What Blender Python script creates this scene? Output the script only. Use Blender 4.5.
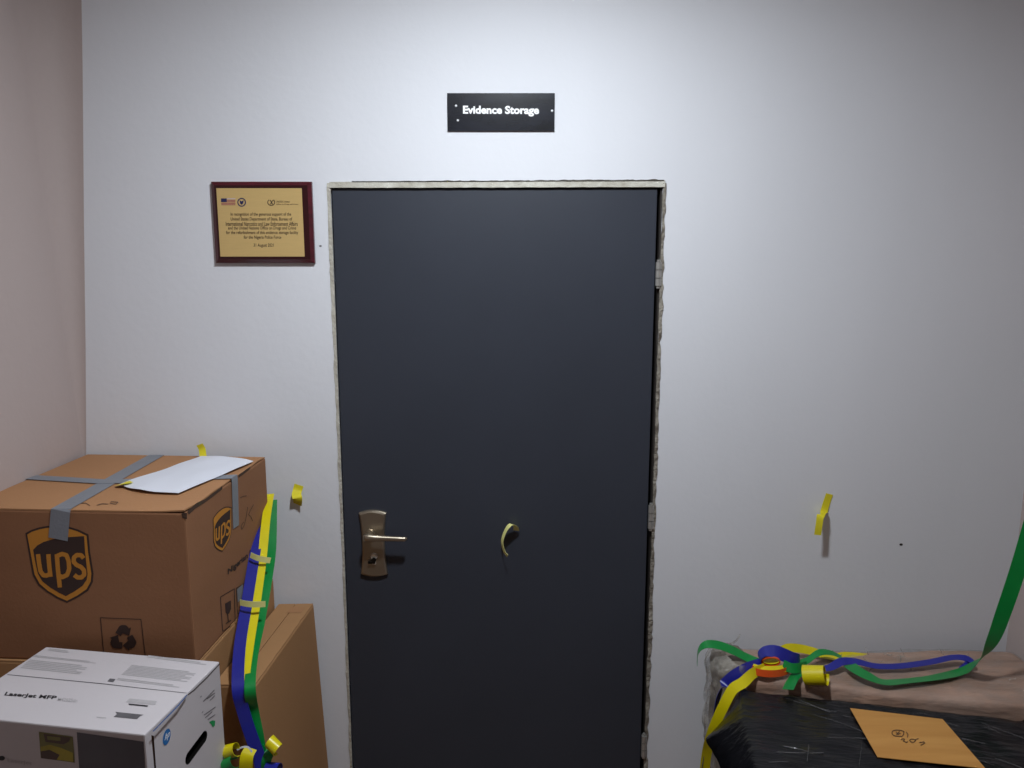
import bpy, bmesh, math, random
from mathutils import Vector, Matrix, noise
random.seed(7)
SC = bpy.context.scene
COL = SC.collection
for o in list(bpy.data.objects):
    bpy.data.objects.remove(o)

# ------------------------------------------------------------------ camera, world, exposure
F_PX = 769.0
PITCH = math.radians(9.4)
CAM = Vector((0.0, -2.18, 1.86))
cd = bpy.data.cameras.new('camera')
cam = bpy.data.objects.new('camera', cd)
COL.objects.link(cam)
cam.location = CAM
cam.rotation_euler = (math.radians(90) - PITCH, 0, 0)
cd.sensor_width = 36.0
cd.lens = F_PX / 1024 * 36.0
cd.clip_start = 0.02
SC.camera = cam
w = bpy.data.worlds.new('world')
SC.world = w
w.use_nodes = True
w.node_tree.nodes['Background'].inputs[0].default_value = (0.5, 0.52, 0.56, 1)
w.node_tree.nodes['Background'].inputs[1].default_value = 0.05
SC.view_settings.view_transform = 'Standard'
SC.view_settings.look = 'None'
SC.view_settings.gamma = 1.0
SC.view_settings.use_curve_mapping = False
SC.view_settings.exposure = 0.0
LAMP_POS = Vector((0.0, -0.95, 2.74))
LAMP_STRENGTH = 560.0
LAMP_RADIUS = 0.075
LAMP_COLOR = (0.87, 0.94, 1.0)


# ------------------------------------------------------------------ helpers
def lin(c):
    c = c / 255.0
    return c / 12.92 if c <= 0.04045 else ((c + 0.055) / 1.055) ** 2.4


def rgb(r, g, b):
    return (lin(r), lin(g), lin(b), 1.0)


def mat(name, col, rough=0.6, metal=0.0, var=0.0, vscale=8.0, stretch=(1, 1, 1), bump=0.0, bscale=60.0,
        alpha=1.0, spec=0.5, col2=None, emit=None, coat=0.0, aniso_bump=None):
    m = bpy.data.materials.new(name)
    m.use_nodes = True
    nt = m.node_tree
    p = nt.nodes['Principled BSDF']
    p.inputs['Base Color'].default_value = col
    p.inputs['Roughness'].default_value = rough
    p.inputs['Metallic'].default_value = metal
    p.inputs['Specular IOR Level'].default_value = spec
    p.inputs['Alpha'].default_value = alpha
    p.inputs['Coat Weight'].default_value = coat
    tc = nt.nodes.new('ShaderNodeTexCoord')
    mp = nt.nodes.new('ShaderNodeMapping')
    mp.inputs['Scale'].default_value = stretch
    nt.links.new(tc.outputs['Object'], mp.inputs['Vector'])
    if var > 0 or col2:
        n = nt.nodes.new('ShaderNodeTexNoise')
        n.inputs['Scale'].default_value = vscale
        n.inputs['Detail'].default_value = 6
        nt.links.new(mp.outputs['Vector'], n.inputs['Vector'])
        r = nt.nodes.new('ShaderNodeValToRGB')
        r.color_ramp.elements[0].position = 0.3
        r.color_ramp.elements[1].position = 0.7
        if col2 is None:
            col2 = tuple(max(0, c * (1 - var)) for c in col[:3]) + (1,)
        r.color_ramp.elements[0].color = col2
        r.color_ramp.elements[1].color = col
        nt.links.new(n.outputs['Fac'], r.inputs['Fac'])
        nt.links.new(r.outputs['Color'], p.inputs['Base Color'])
    if bump > 0:
        mp2 = nt.nodes.new('ShaderNodeMapping')
        mp2.inputs['Scale'].default_value = aniso_bump or (1, 1, 1)
        nt.links.new(tc.outputs['Object'], mp2.inputs['Vector'])
        n2 = nt.nodes.new('ShaderNodeTexNoise')
        n2.inputs['Scale'].default_value = bscale
        n2.inputs['Detail'].default_value = 5
        nt.links.new(mp2.outputs['Vector'], n2.inputs['Vector'])
        b = nt.nodes.new('ShaderNodeBump')
        b.inputs['Strength'].default_value = bump
        b.inputs['Distance'].default_value = 0.01
        nt.links.new(n2.outputs['Fac'], b.inputs['Height'])
        nt.links.new(b.outputs['Normal'], p.inputs['Normal'])
    if emit:
        p.inputs['Emission Color'].default_value = tuple(emit[0]) + (1,)
        p.inputs['Emission Strength'].default_value = emit[1]
    return m


M = {
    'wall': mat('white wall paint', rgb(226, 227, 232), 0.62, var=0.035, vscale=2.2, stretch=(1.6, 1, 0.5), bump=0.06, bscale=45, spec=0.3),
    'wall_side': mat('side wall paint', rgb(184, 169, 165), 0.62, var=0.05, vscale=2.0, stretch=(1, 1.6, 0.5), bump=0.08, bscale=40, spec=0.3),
    'wall_rear': mat('rear wall paint', rgb(186, 164, 148), 0.7, var=0.05, vscale=2),
    'ceiling': mat('ceiling paint', rgb(226, 224, 220), 0.8, var=0.03, vscale=3),
    'floor': mat('floor tile', rgb(126, 100, 84), 0.45, var=0.2, vscale=5),
    'skirting': mat('skirting tile', rgb(120, 105, 95), 0.4, var=0.1),
    'door': mat('charcoal blue door paint', rgb(56, 60, 70), 0.42, var=0.10, vscale=3.0, bump=0.03, bscale=25, spec=0.45),
    'jamb': mat('dark steel jamb', rgb(52, 46, 42), 0.6, var=0.4, vscale=14),
    'void': mat('dark gap', rgb(20, 18, 17), 0.9),
    'plaster': mat('rough cement plaster', rgb(206, 203, 192), 0.9, col2=rgb(172, 166, 152), vscale=22, bump=0.5, bscale=90),
    'plaster_dirty': mat('dirty cement plaster', rgb(176, 170, 158), 0.95, col2=rgb(82, 72, 62), vscale=26, bump=0.8, bscale=80),
    'crack': mat('grey plaster crack', rgb(92, 88, 80), 0.95, var=0.3, vscale=30),
    'steel': mat('brushed steel', rgb(196, 196, 192), 0.35, metal=0.7, var=0.1, vscale=40),
    'nickel': mat('satin nickel', rgb(176, 164, 146), 0.33, metal=0.9, var=0.06, vscale=30, aniso_bump=(1, 1, 12), bump=0.03, bscale=60),
    'chrome': mat('polished chrome', rgb(226, 222, 214), 0.3, metal=0.6),
    'blackmetal': mat('black cylinder metal', rgb(20, 18, 16), 0.35, metal=0.4),
    'acrylic': mat('black acrylic', rgb(22, 23, 28), 0.22, col2=rgb(34, 36, 46), vscale=14, stretch=(1, 1, 2.4)),
    'white': mat('white print', rgb(248, 248, 248), 0.5),
    'screwhead': mat('screw head', rgb(236, 238, 240), 0.3, metal=0.2),
    'mahogany': mat('red mahogany lacquer', rgb(84, 16, 32), 0.3, col2=rgb(58, 10, 20), vscale=12, stretch=(1, 1, 6), coat=0.3),
    'mahogany_dark': mat('dark mahogany front', rgb(48, 10, 14), 0.35),
    'gold': mat('brushed gold sheet', rgb(216, 184, 122), 0.42, metal=0.2, var=0.05, vscale=30, stretch=(1, 1, 14)),
    'ink': mat('engraved ink', rgb(62, 44, 30), 0.6),
    'ink_blue': mat('blue ink', rgb(34, 36, 82), 0.6),
    'ink_red': mat('red ink', rgb(150, 60, 84), 0.6),
    'ink_pale': mat('pale ink', rgb(206, 190, 196), 0.6),
    'kraft': mat('brown cardboard', rgb(172, 126, 88), 0.8, var=0.10, vscale=5, stretch=(1, 1, 2), bump=0.05, bscale=120, spec=0.25),
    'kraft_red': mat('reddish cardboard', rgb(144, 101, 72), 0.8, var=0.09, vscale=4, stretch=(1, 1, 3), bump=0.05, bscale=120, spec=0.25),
    'kraft_light': mat('light cardboard', rgb(168, 126, 86), 0.8, var=0.08, vscale=4, bump=0.05, bscale=120, spec=0.25),
    'carton_inside': mat('raw cardboard edge', rgb(74, 52, 38), 0.9, var=0.3, vscale=40),
    'duct': mat('grey duct tape', rgb(124, 128, 136), 0.42, var=0.08, vscale=20, bump=0.1, bscale=160),
    'cartonbrown': mat('dark brown print', rgb(52, 32, 26), 0.7),
    'cartongold': mat('gold print', rgb(190, 126, 40), 0.7),
    'marker': mat('black marker', rgb(48, 34, 28), 0.7),
    'paper': mat('white paper', rgb(220, 222, 231), 0.7, var=0.02, vscale=4),
    'whitebox': mat('white carton board', rgb(204, 198, 201), 0.6, var=0.05, vscale=4, bump=0.03, bscale=80, spec=0.35),
    'print_grey': mat('grey fine print', rgb(164, 160, 162), 0.65, col2=rgb(188, 184, 186), vscale=160, stretch=(1, 9, 1)),
    'print_dark': mat('dark print', rgb(40, 38, 42), 0.6),
    'print_mid': mat('mid grey print', rgb(98, 96, 100), 0.6, var=0.2, vscale=30),
    'panel_grey': mat('grey panel print', rgb(98, 98, 106), 0.5, col2=rgb(82, 82, 90), vscale=7),
    'photo_yellow': mat('yellow photo print', rgb(182, 168, 62), 0.5, var=0.35, vscale=20),
    'photo_brown': mat('brown photo print', rgb(92, 74, 66), 0.5, var=0.3, vscale=20),
    'photo_olive': mat('olive photo print', rgb(132, 128, 74), 0.5, var=0.35, vscale=18),
    'hpblue': mat('blue roundel print', rgb(36, 110, 176), 0.5),
    'edge_blue': mat('blue edge print', rgb(42, 72, 122), 0.6),
    'green_print': mat('green print', rgb(30, 150, 84), 0.6),
    'blue': mat('blue satin', rgb(30, 36, 142), 0.34, var=0.12, vscale=30, stretch=(1, 1, 1), spec=0.6),
    'green': mat('green satin', rgb(0, 134, 58), 0.34, var=0.12, vscale=30, spec=0.6),
    'yellow': mat('yellow satin', rgb(224, 208, 8), 0.34, var=0.08, vscale=30, spec=0.6),
    'orange': mat('orange red satin', rgb(222, 84, 26), 0.36, var=0.08, vscale=30, spec=0.6),
    'tape': mat('yellow tape', rgb(228, 214, 40), 0.4, var=0.08, vscale=40),
    'tape_pale': mat('pale yellow tape', rgb(244, 242, 158), 0.45, var=0.06, vscale=40),
    'wrapbrown': mat('brown kraft wrap', rgb(190, 154, 134), 0.45, col2=rgb(142, 112, 94), vscale=7, stretch=(0.5, 2, 2), bump=0.6, bscale=26, aniso_bump=(0.5, 2, 2)),
    'wrapgrey': mat('grey beige wrap', rgb(134, 122, 108), 0.5, col2=rgb(90, 80, 70), vscale=18, bump=0.4, bscale=40),
    'blackwrap': mat('black stretch film', rgb(12, 12, 15), 0.24, col2=rgb(20, 20, 24), vscale=20, stretch=(0.4, 3, 1), bump=0.6, bscale=20, aniso_bump=(0.5, 2.2, 1.5), spec=0.28),
    'envelope': mat('orange kraft envelope', rgb(202, 148, 78), 0.6, col2=rgb(184, 128, 60), vscale=5, stretch=(0.6, 5, 1)),
}


def film(name, col, alpha, rough):
    m = mat(name, col, rough, bump=0.6, bscale=30, spec=0.9)
    p = m.node_tree.nodes['Principled BSDF']
    nt = m.node_tree
    n = nt.nodes.new('ShaderNodeTexNoise')
    n.inputs['Scale'].default_value = 24
    n.inputs['Detail'].default_value = 4
    r = nt.nodes.new('ShaderNodeMapRange')
    r.inputs['From Min'].default_value = 0.35
    r.inputs['From Max'].default_value = 0.7
    r.inputs['To Min'].default_value = alpha * 0.4
    r.inputs['To Max'].default_value = alpha * 1.7
    tc = nt.nodes.new('ShaderNodeTexCoord')
    nt.links.new(tc.outputs['Object'], n.inputs['Vector'])
    nt.links.new(n.outputs['Fac'], r.inputs['Value'])
    nt.links.new(r.outputs['Result'], p.inputs['Alpha'])
    return m


M['film'] = film('clear stretch film', rgb(176, 172, 166), 0.16, 0.14)
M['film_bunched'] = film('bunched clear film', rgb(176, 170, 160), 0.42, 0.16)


M['crease_glint'] = film('crease glint', rgb(120, 118, 120), 0.22, 0.12)  # paler than the black film, to paint glints along its creases


def put(name, me, material, parent=None, smooth=False):
    o = bpy.data.objects.new(name, me)
    COL.objects.link(o)
    if material is not None:
        me.materials.clear()
        me.materials.append(M[material] if isinstance(material, str) else material)
    if parent is not None:
        o.parent = parent
    if smooth:
        for f in me.polygons:
            f.use_smooth = True
    return o


def from_bm(name, bm, material, parent=None, smooth=False):
    bmesh.ops.recalc_face_normals(bm, faces=bm.faces)
    me = bpy.data.meshes.new(name)
    bm.to_mesh(me)
    bm.free()
    return put(name, me, material, parent, smooth)


def tag(o, label, cat=None, group=None, kind=None):
    o['label'] = label
    if cat:
        o['category'] = cat
    if group:
        o['group'] = group
    if kind:
        o['kind'] = kind
    return o


def empty(name, loc, rz=0.0):
    o = bpy.data.objects.new(name, None)
    COL.objects.link(o)
    o.empty_display_size = 0.05
    o.location = loc
    o.rotation_euler = (0, 0, rz)
    return o


def frame_of(loc, rz):
    return Matrix.Translation(Vector(loc)) @ Matrix.Rotation(rz, 4, 'Z')


ID = Matrix.Identity(4)


def bm_box(bm, x0, x1, y0, y1, z0, z1, bevel=0.0, seg=2):
    vs = [bm.verts.new(p) for p in ((x0, y0, z0), (x1, y0, z0), (x1, y1, z0), (x0, y1, z0),
                                    (x0, y0, z1), (x1, y0, z1), (x1, y1, z1), (x0, y1, z1))]
    fs = [bm.faces.new([vs[i] for i in q]) for q in ((3, 2, 1, 0), (4, 5, 6, 7), (0, 1, 5, 4), (1, 2, 6, 5), (2, 3, 7, 6), (3, 0, 4, 7))]
    if bevel > 0:
        es = list({e for f in fs for e in f.edges})
        bmesh.ops.bevel(bm, geom=es, offset=bevel, segments=seg, affect='EDGES', profile=0.6)
    return bm


def box(name, b, material, parent=None, bevel=0.0, seg=2):
    bm = bmesh.new()
    bm_box(bm, *b, bevel=bevel, seg=seg)
    return from_bm(name, bm, material, parent)


def bm_cyl(bm, c, axis, r, l, n=20, r2=None):
    """cylinder from c along axis (unit) of length l"""
    axis = Vector(axis).normalized()
    t = axis.orthogonal().normalized()
    b = axis.cross(t)
    r2 = r if r2 is None else r2
    rings = []
    for (d, rr) in ((0, r), (l, r2)):
        rings.append([bm.verts.new(Vector(c) + axis * d + (t * math.cos(2 * math.pi * i / n) + b * math.sin(2 * math.pi * i / n)) * rr) for i in range(n)])
    for i in range(n):
        bm.faces.new((rings[0][i], rings[0][(i + 1) % n], rings[1][(i + 1) % n], rings[1][i]))
    bm.faces.new(rings[0][::-1])
    bm.faces.new(rings[1])
    return bm


# ---- turning photo pixels into points on real planes
def ray(u, v):
    x = (u - 512) / F_PX
    y = -(v - 384) / F_PX
    return Vector((x, math.cos(PITCH) + y * math.sin(PITCH), -math.sin(PITCH) + y * math.cos(PITCH)))


def hit(u, v, axis, val, frame=ID):
    """point where the ray of pixel (u, v) meets the plane axis=val of a frame, in that frame's coordinates"""
    inv = frame.inverted()
    o = inv @ CAM
    d = inv.to_3x3() @ ray(u, v)
    a = 'xyz'.index(axis)
    t = (val - o[a]) / d[a]
    return o + d * t


class Face:
    """a plane of a thing on which flat print is laid out"""
    def __init__(self, parent, frame, axis, val, n):
        self.parent, self.frame, self.axis, self.val, self.n = parent, frame, axis, val, Vector(n)

    def p(self, u, v, off=0.0):
        return hit(u, v, self.axis, self.val, self.frame) + self.n * off

    def poly(self, name, polys, material, off=0.0006, parent=None):
        bm = bmesh.new()
        for k, pts in enumerate(polys):
            vs = [bm.verts.new(self.p(u, v, off + k * 4e-6)) for u, v in pts]
            f = bm.faces.new(vs)
            bm.normal_update()
            if f.normal.dot(self.n) < 0:
                f.normal_flip()
        bmesh.ops.triangulate(bm, faces=bm.faces)
        me = bpy.data.meshes.new(name)
        bm.to_mesh(me)
        bm.free()
        return put(name, me, material, parent or self.parent)

    def strokes(self, name, lines, width, material, off=0.0008, parent=None):
        polys = []
        for ln in lines:
            for (a, b) in zip(ln[:-1], ln[1:]):
                d = Vector((b[0] - a[0], b[1] - a[1]))
                if d.length < 1e-6:
                    continue
                n = Vector((-d.y, d.x)).normalized() * width / 2
                polys.append([(a[0] + n.x, a[1] + n.y), (b[0] + n.x, b[1] + n.y), (b[0] - n.x, b[1] - n.y), (a[0] - n.x, a[1] - n.y)])
            for c in ln:
                polys.append([(c[0] + width / 2 * math.cos(k * math.pi / 4), c[1] + width / 2 * math.sin(k * math.pi / 4)) for k in range(8)])
        return self.poly(name, polys, material, off, parent)

    def text(self, name, s, bl, br, tl, material, off=0.0008, bold=0.0, shear=0.0, parent=None):
        cu = bpy.data.curves.new('t', 'FONT')
        cu.body = s
        cu.offset = bold
        cu.shear = shear
        cu.resolution_u = 3
        to = bpy.data.objects.new('t', cu)
        COL.objects.link(to)
        bpy.context.view_layer.update()
        me = bpy.data.meshes.new_from_object(to.evaluated_get(bpy.context.evaluated_depsgraph_get()))
        bpy.data.objects.remove(to)
        bpy.data.curves.remove(cu)
        xs = [q.co.x for q in me.vertices]
        ys = [q.co.y for q in me.vertices]
        x0, x1, y0, y1 = min(xs), max(xs), min(ys), max(ys)
        O, R, U = self.p(*bl, off), self.p(*br, off), self.p(*tl, off)
        for q in me.vertices:
            q.co = O + (R - O) * ((q.co.x - x0) / (x1 - x0)) + (U - O) * ((q.co.y - y0) / (y1 - y0))
        me.name = name
        return put(name, me, material, parent or self.parent)


def circle(cx, cy, rx, ry, n=28):
    return [(cx + rx * math.cos(2 * math.pi * i / n), cy + ry * math.sin(2 * math.pi * i / n)) for i in range(n)]


def catmull(pts, n=8):
    P = [Vector(p) for p in pts]
    P = [P[0] * 2 - P[1]] + P + [P[-1] * 2 - P[-2]]
    out = []
    for i in range(1, len(P) - 2):
        for k in range(n):
            t = k / n
            a, b, c, d = P[i - 1], P[i], P[i + 1], P[i + 2]
            out.append(0.5 * ((2 * b) + (c - a) * t + (2 * a - 5 * b + 4 * c - d) * t * t + (3 * b - a - 3 * c + d) * t ** 3))
    out.append(P[-2])
    return out


def ribbon_mesh(name, pts, across, width, material, parent=None, thick=0.0007, n=8, smooth=True, sharp=False):
    """satin strip with thickness; across: one width direction or one per point"""
    if not isinstance(across, list):
        across = [across] * len(pts)
    if sharp:
        C = [Vector(p) for p in pts]
        A = [Vector(a) for a in across]
    else:
        C = catmull(pts, n)
        A = catmull(across, n)
    bm = bmesh.new()
    rings = []
    for i, c in enumerate(C):
        t = (C[min(i + 1, len(C) - 1)] - C[max(i - 1, 0)]).normalized()
        a = A[i].normalized()
        a = (a - t * a.dot(t))
        a = a.normalized() if a.length > 1e-4 else t.orthogonal().normalized()
        nrm = t.cross(a).normalized()
        h = a * width / 2
        k = nrm * thick / 2
        rings.append([bm.verts.new(c + h + k), bm.verts.new(c - h + k), bm.verts.new(c - h - k), bm.verts.new(c + h - k)])
    for r0, r1 in zip(rings[:-1], rings[1:]):
        for i in range(4):
            bm.faces.new((r0[i], r0[(i + 1) % 4], r1[(i + 1) % 4], r1[i]))
    bm.faces.new(rings[0])
    bm.faces.new(rings[-1][::-1])
    o = from_bm(name, bm, material, parent)
    if smooth:
        for f in o.data.polygons:
            f.use_smooth = f.area > 0 and True
        o.data.set_sharp_from_angle(angle=math.radians(50))
    return o


def sheet_mesh(name, G, thick, material, parent):
    """G: grid of points, rows x columns, counter-clockwise seen from above"""
    n, m = len(G), len(G[0])
    bm = bmesh.new()
    T_ = [[bm.verts.new(p) for p in r] for r in G]
    B_ = [[bm.verts.new(Vector(p) - Vector((0, 0, thick))) for p in r] for r in G]
    for i in range(n - 1):
        for j in range(m - 1):
            bm.faces.new((T_[i][j], T_[i][j + 1], T_[i + 1][j + 1], T_[i + 1][j]))
            bm.faces.new((B_[i][j], B_[i + 1][j], B_[i + 1][j + 1], B_[i][j + 1]))
    loop_ = [(0, j) for j in range(m)] + [(i, m - 1) for i in range(1, n)] + [(n - 1, j) for j in range(m - 2, -1, -1)] + [(i, 0) for i in range(n - 2, 0, -1)]
    for (a, b) in zip(loop_, loop_[1:] + loop_[:1]):
        bm.faces.new((T_[a[0]][a[1]], B_[a[0]][a[1]], B_[b[0]][b[1]], T_[b[0]][b[1]]))
    return from_bm(name, bm, material, parent)


def P(u, v, axis, val):
    return hit(u, v, axis, val)


# ------------------------------------------------------------------ room shell
XL, XR, YB, YF, ZC = -1.251, 1.505, 0.0, -3.6, 2.76
T = 0.16
OX0, OX1, OZ1 = -0.502, 0.4165, 2.062      # door opening


def struct(o, label=None):
    o['kind'] = 'structure'
    if label:
        o['label'] = label
    return o


bm = bmesh.new()
bm_box(bm, XL - T, OX0, 0, T, 0, ZC)
bm_box(bm, OX1, XR + T, 0, T, 0, ZC)
bm_box(bm, OX0, OX1, 0, T, OZ1, ZC)
wall_back = struct(from_bm('wall_back', bm, 'wall'), 'white painted wall around the dark door')
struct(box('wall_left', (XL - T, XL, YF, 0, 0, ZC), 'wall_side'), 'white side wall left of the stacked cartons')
bm = bmesh.new()                              # plaster rounding off the inner corner, widening upwards
secL = []
for z_, rad in ((1.22, 0.0025), (1.6, 0.035), (1.95, 0.062), (2.35, 0.095), (ZC, 0.125)):
    secL.append([bm.verts.new((XL + rad * (1 - math.cos(k * math.pi / 20)), -rad + rad * math.sin(k * math.pi / 20), z_)) for k in range(11)] + [bm.verts.new((XL, 0, z_))])
for r0_, r1_ in zip(secL[:-1], secL[1:]):
    for i in range(12):
        k = (i + 1) % 12
        bm.faces.new((r0_[i], r0_[k], r1_[k], r1_[i]))
bm.faces.new(secL[0][::-1])
bm.faces.new(secL[-1])
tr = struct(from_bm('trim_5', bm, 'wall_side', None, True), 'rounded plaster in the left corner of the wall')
tr.data.set_sharp_from_angle(angle=math.radians(40))
struct(box('wall_right', (XR, XR + T, YF, 0, 0, ZC), 'wall_side'), 'white side wall beside the wrapped bundle')
struct(box('wall_rear', (XL - T, XR + T, YF - T, YF, 0, ZC), 'wall_rear'), 'wall behind the camera')
struct(box('floor', (XL - T, XR + T, YF - T, T, -0.1, 0), 'floor'), 'grey brown floor')
struct(box('ceiling', (XL - T, XR + T, YF - T, T, ZC, ZC + 0.1), 'ceiling'), 'white ceiling above the door')
wf = Face(wall_back, ID, 'y', 0.0, (0, -1, 0))
wf.poly('scuff_mark', [circle(320.5, 246, 1.4, 0.8, 8)], 'print_mid')
wf.poly('nail_hole', [circle(901, 544.5, 1.8, 1.2, 10)], 'jamb')
wf.poly('scuff_mark', [circle(341, 482, 0.8, 1.5, 8)], 'print_mid')

# ceiling lamp (out of frame, lights the wall)
lamp = empty('ceiling_lamp', LAMP_POS)
tag(lamp, 'small round white ceiling downlight above the door', 'lamp')
bm = bmesh.new()
bm_cyl(bm, (0, 0, -0.002), (0, 0, 1), LAMP_RADIUS + 0.02, 0.0215, 32)
from_bm('lamp_housing', bm, 'white', lamp)
bm = bmesh.new()
bmesh.ops.create_circle(bm, cap_ends=True, radius=LAMP_RADIUS, segments=32, matrix=Matrix.Translation((0, 0, -0.004)))
for f in bm.faces:
    if f.normal.z > 0:
        f.normal_flip()
me = bpy.data.meshes.new('lamp_diffuser')
bm.to_mesh(me)
bm.free()
M['lamp'] = mat('lamp diffuser', (0.9, 0.9, 0.9, 1), 0.5, emit=(LAMP_COLOR, LAMP_STRENGTH))
put('lamp_diffuser', me, 'lamp', lamp)

# ------------------------------------------------------------------ door
DX0, DX1, DZ1 = -0.498, 0.402, 2.046
door = struct(empty('door_1', ((DX0 + DX1) / 2, 0, 0)), 'dark charcoal blue metal door with lever handle')
dox = (DX0 + DX1) / 2
DF = frame_of((dox, 0, 0), 0)
DY = 0.004                                  # door face, just inside the wall face


def edge_noise(k, s, amp):
    return amp * (noise.noise(Vector((k * s, 3.7, 1.1))) + 0.5 * noise.noise(Vector((k * s * 3.1, 9.2, 4.0))))


box('door_leaf', (DX0 - dox, DX1 - dox, DY, DY + 0.05, 0.008, DZ1), 'door', door, 0.0025)
bm = bmesh.new()
bm_box(bm, OX0 - dox, DX0 - dox + 0.02, DY + 0.052, T, 0, OZ1)
bm_box(bm, DX1 - dox - 0.02, OX1 - dox, DY + 0.052, T, 0, OZ1)
bm_box(bm, OX0 - dox, OX1 - dox, DY + 0.052, T, DZ1 - 0.02, OZ1)
bm_box(bm, OX1 - dox - 0.005, OX1 - dox, 0.006, DY + 0.052, 0, OZ1)
from_bm('door_frame', bm, 'jamb', door)
for (u, v, L) in ((658, 274, 0.068), (649.5, 517, 0.072), (644, 746, 0.072)):
    c = hit(u, v, 'y', -0.004)
    x = 0.4105 - dox
    h = empty('hinge', (x, -0.003, c.z))
    h.parent = door
    bm = bmesh.new()
    for k in range(3):
        bm_cyl(bm, (0, 0, -L / 2 + k * L / 3 + 0.001), (0, 0, 1), 0.0085, L / 3 - 0.002, 16)
    from_bm('hinge_barrel', bm, 'steel', h)
    bm = bmesh.new()
    bm_cyl(bm, (0, 0, L / 2), (0, 0, 1), 0.0055, 0.006, 12)
    bm_cyl(bm, (0, 0, -L / 2 - 0.006), (0, 0, 1), 0.0055, 0.006, 12)
    from_bm('hinge_pin', bm, 'steel', h)
    box('hinge_leaf', (-0.006, 0.006, 0.004, 0.008, -L / 2 + 0.004, L / 2 - 0.004), 'steel', h, 0.001)

# lock plate and lever
pc = hit(373.8, 542.8, 'y', DY)
lock = empty('door_handle', (pc.x - dox, DY, pc.z))
lock.parent = door
H2, W2 = 0.1035, 0.0405


def plate_outline(s):
    pts = []
    n = 14
    for i in range(n + 1):                   # right side, bottom to top, waisted
        t = -1 + 2 * i / n
        pts.append((W2 - 0.0070 * (1 - t * t) - s, t * (H2 - 0.008 - s)))
    for i in range(1, 8):                    # crowned top
        t = 1 - 2 * i / 8
        pts.append((t * (W2 - s), H2 - 0.008 - s + 0.008 * (1 - t * t)))
    for i in range(n + 1):
        t = 1 - 2 * i / n
        pts.append((-(W2 - 0.0070 * (1 - t * t) - s), t * (H2 - 0.008 - s)))
    for i in range(1, 8):
        t = -1 + 2 * i / 8
        pts.append((t * (W2 - s), -(H2 - 0.008 - s + 0.008 * (1 - t * t))))
    return pts


bm = bmesh.new()
rings = [[bm.verts.new((x, -d, z)) for x, z in plate_outline(s)] for s, d in ((0, 0.0), (0, 0.007), (0.002, 0.010), (0.006, 0.0122))]
for a, b in zip(rings[:-1], rings[1:]):
    for i in range(len(a)):
        bm.faces.new((a[i], a[(i + 1) % len(a)], b[(i + 1) % len(a)], b[i]))
bm.faces.new(rings[-1])
bm.faces.new(rings[0][::-1])
from_bm('lock_plate', bm, 'nickel', lock)
bm = bmesh.new()
bm_cyl(bm, (-0.008, -0.012, 0.031), (0, -1, 0), 0.0165, 0.006, 24, 0.0145)
bm_cyl(bm, (-0.008, -0.018, 0.031), (0, -1, 0), 0.0105, 0.026, 24)
from_bm('handle_rose', bm, 'nickel', lock)
bm = bmesh.new()                             # lever: flat blade that widens and lifts slightly at its tip
prof = [(-0.021, 0.009, 0.006), (-0.014, 0.0125, 0.010), (-0.004, 0.0125, 0.0105), (0.014, 0.0095, 0.0085), (0.04, 0.0085, 0.0072), (0.07, 0.0075, 0.0066), (0.098, 0.0072, 0.006), (0.106, 0.0045, 0.004)]
rg = []
for x, hz, hy in prof:
    zc = 0.0325 - 0.045 * max(0, x) + (0.0025 if x > 0.1 else 0)
    yc = -0.046 + 0.05 * max(0, x) * 0.3
    rg.append([bm.verts.new((x, yc + hy * math.cos(k * math.pi / 6), zc + hz * math.sin(k * math.pi / 6))) for k in range(12)])
for a, b in zip(rg[:-1], rg[1:]):
    for i in range(12):
        bm.faces.new((a[i], a[(i + 1) % 12], b[(i + 1) % 12], b[i]))
bm.faces.new(rg[0])
bm.faces.new(rg[-1])
from_bm('lever', bm, 'nickel', lock, True)
bm = bmesh.new()                             # euro cylinder: round head above a drop
bm_cyl(bm, (0.002, -0.012, -0.037), (0, -1, 0), 0.0105, 0.006, 20, 0.009)
bm_box(bm, -0.0035, 0.0075, -0.018, -0.011, -0.062, -0.037, 0.002)
from_bm('cylinder', bm, 'chrome', lock)
bm = bmesh.new()
bm_cyl(bm, (0.002, -0.017, -0.046), (0, -1, 0), 0.007, 0.004, 16)
bm_box(bm, -0.016, 0.006, -0.021, -0.017, -0.058, -0.05, 0.001)
from_bm('thumb_turn', bm, 'blackmetal', lock)

# rough plaster left around the frame
def fringe(name, p0, p1, d0, d1, side, material, y0, seed, n=70, amp=0.003):
    """strip between two straight runs; outer edge ragged. p0..p1 inner edge, offset d along 'side'"""
    bm = bmesh.new()
    rows = []
    for i in range(n + 1):
        t = i / n
        a = Vector(p0).lerp(Vector(p1), t)
        wd = d0 + (d1 - d0) * t
        r = edge_noise(i + seed * 50, 0.35, amp)
        r2 = edge_noise(i + seed * 91, 0.5, amp * 0.35)
        b = a + Vector(side) * max(0.001, wd + r)
        a2 = a + Vector(side) * r2
        rows.append([bm.verts.new((a2.x, 0.002, a2.z)), bm.verts.new((a2.x, -y0, a2.z)),
                     bm.verts.new((b.x, -y0 * 0.6, b.z)), bm.verts.new((b.x, 0.002, b.z))])
    for r0, r1 in zip(rows[:-1], rows[1:]):
        for i in range(4):
            bm.faces.new((r0[i], r0[(i + 1) % 4], r1[(i + 1) % 4], r1[i]))
    bm.faces.new(rows[0])
    bm.faces.new(rows[-1])
    return from_bm(name, bm, material)


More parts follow.
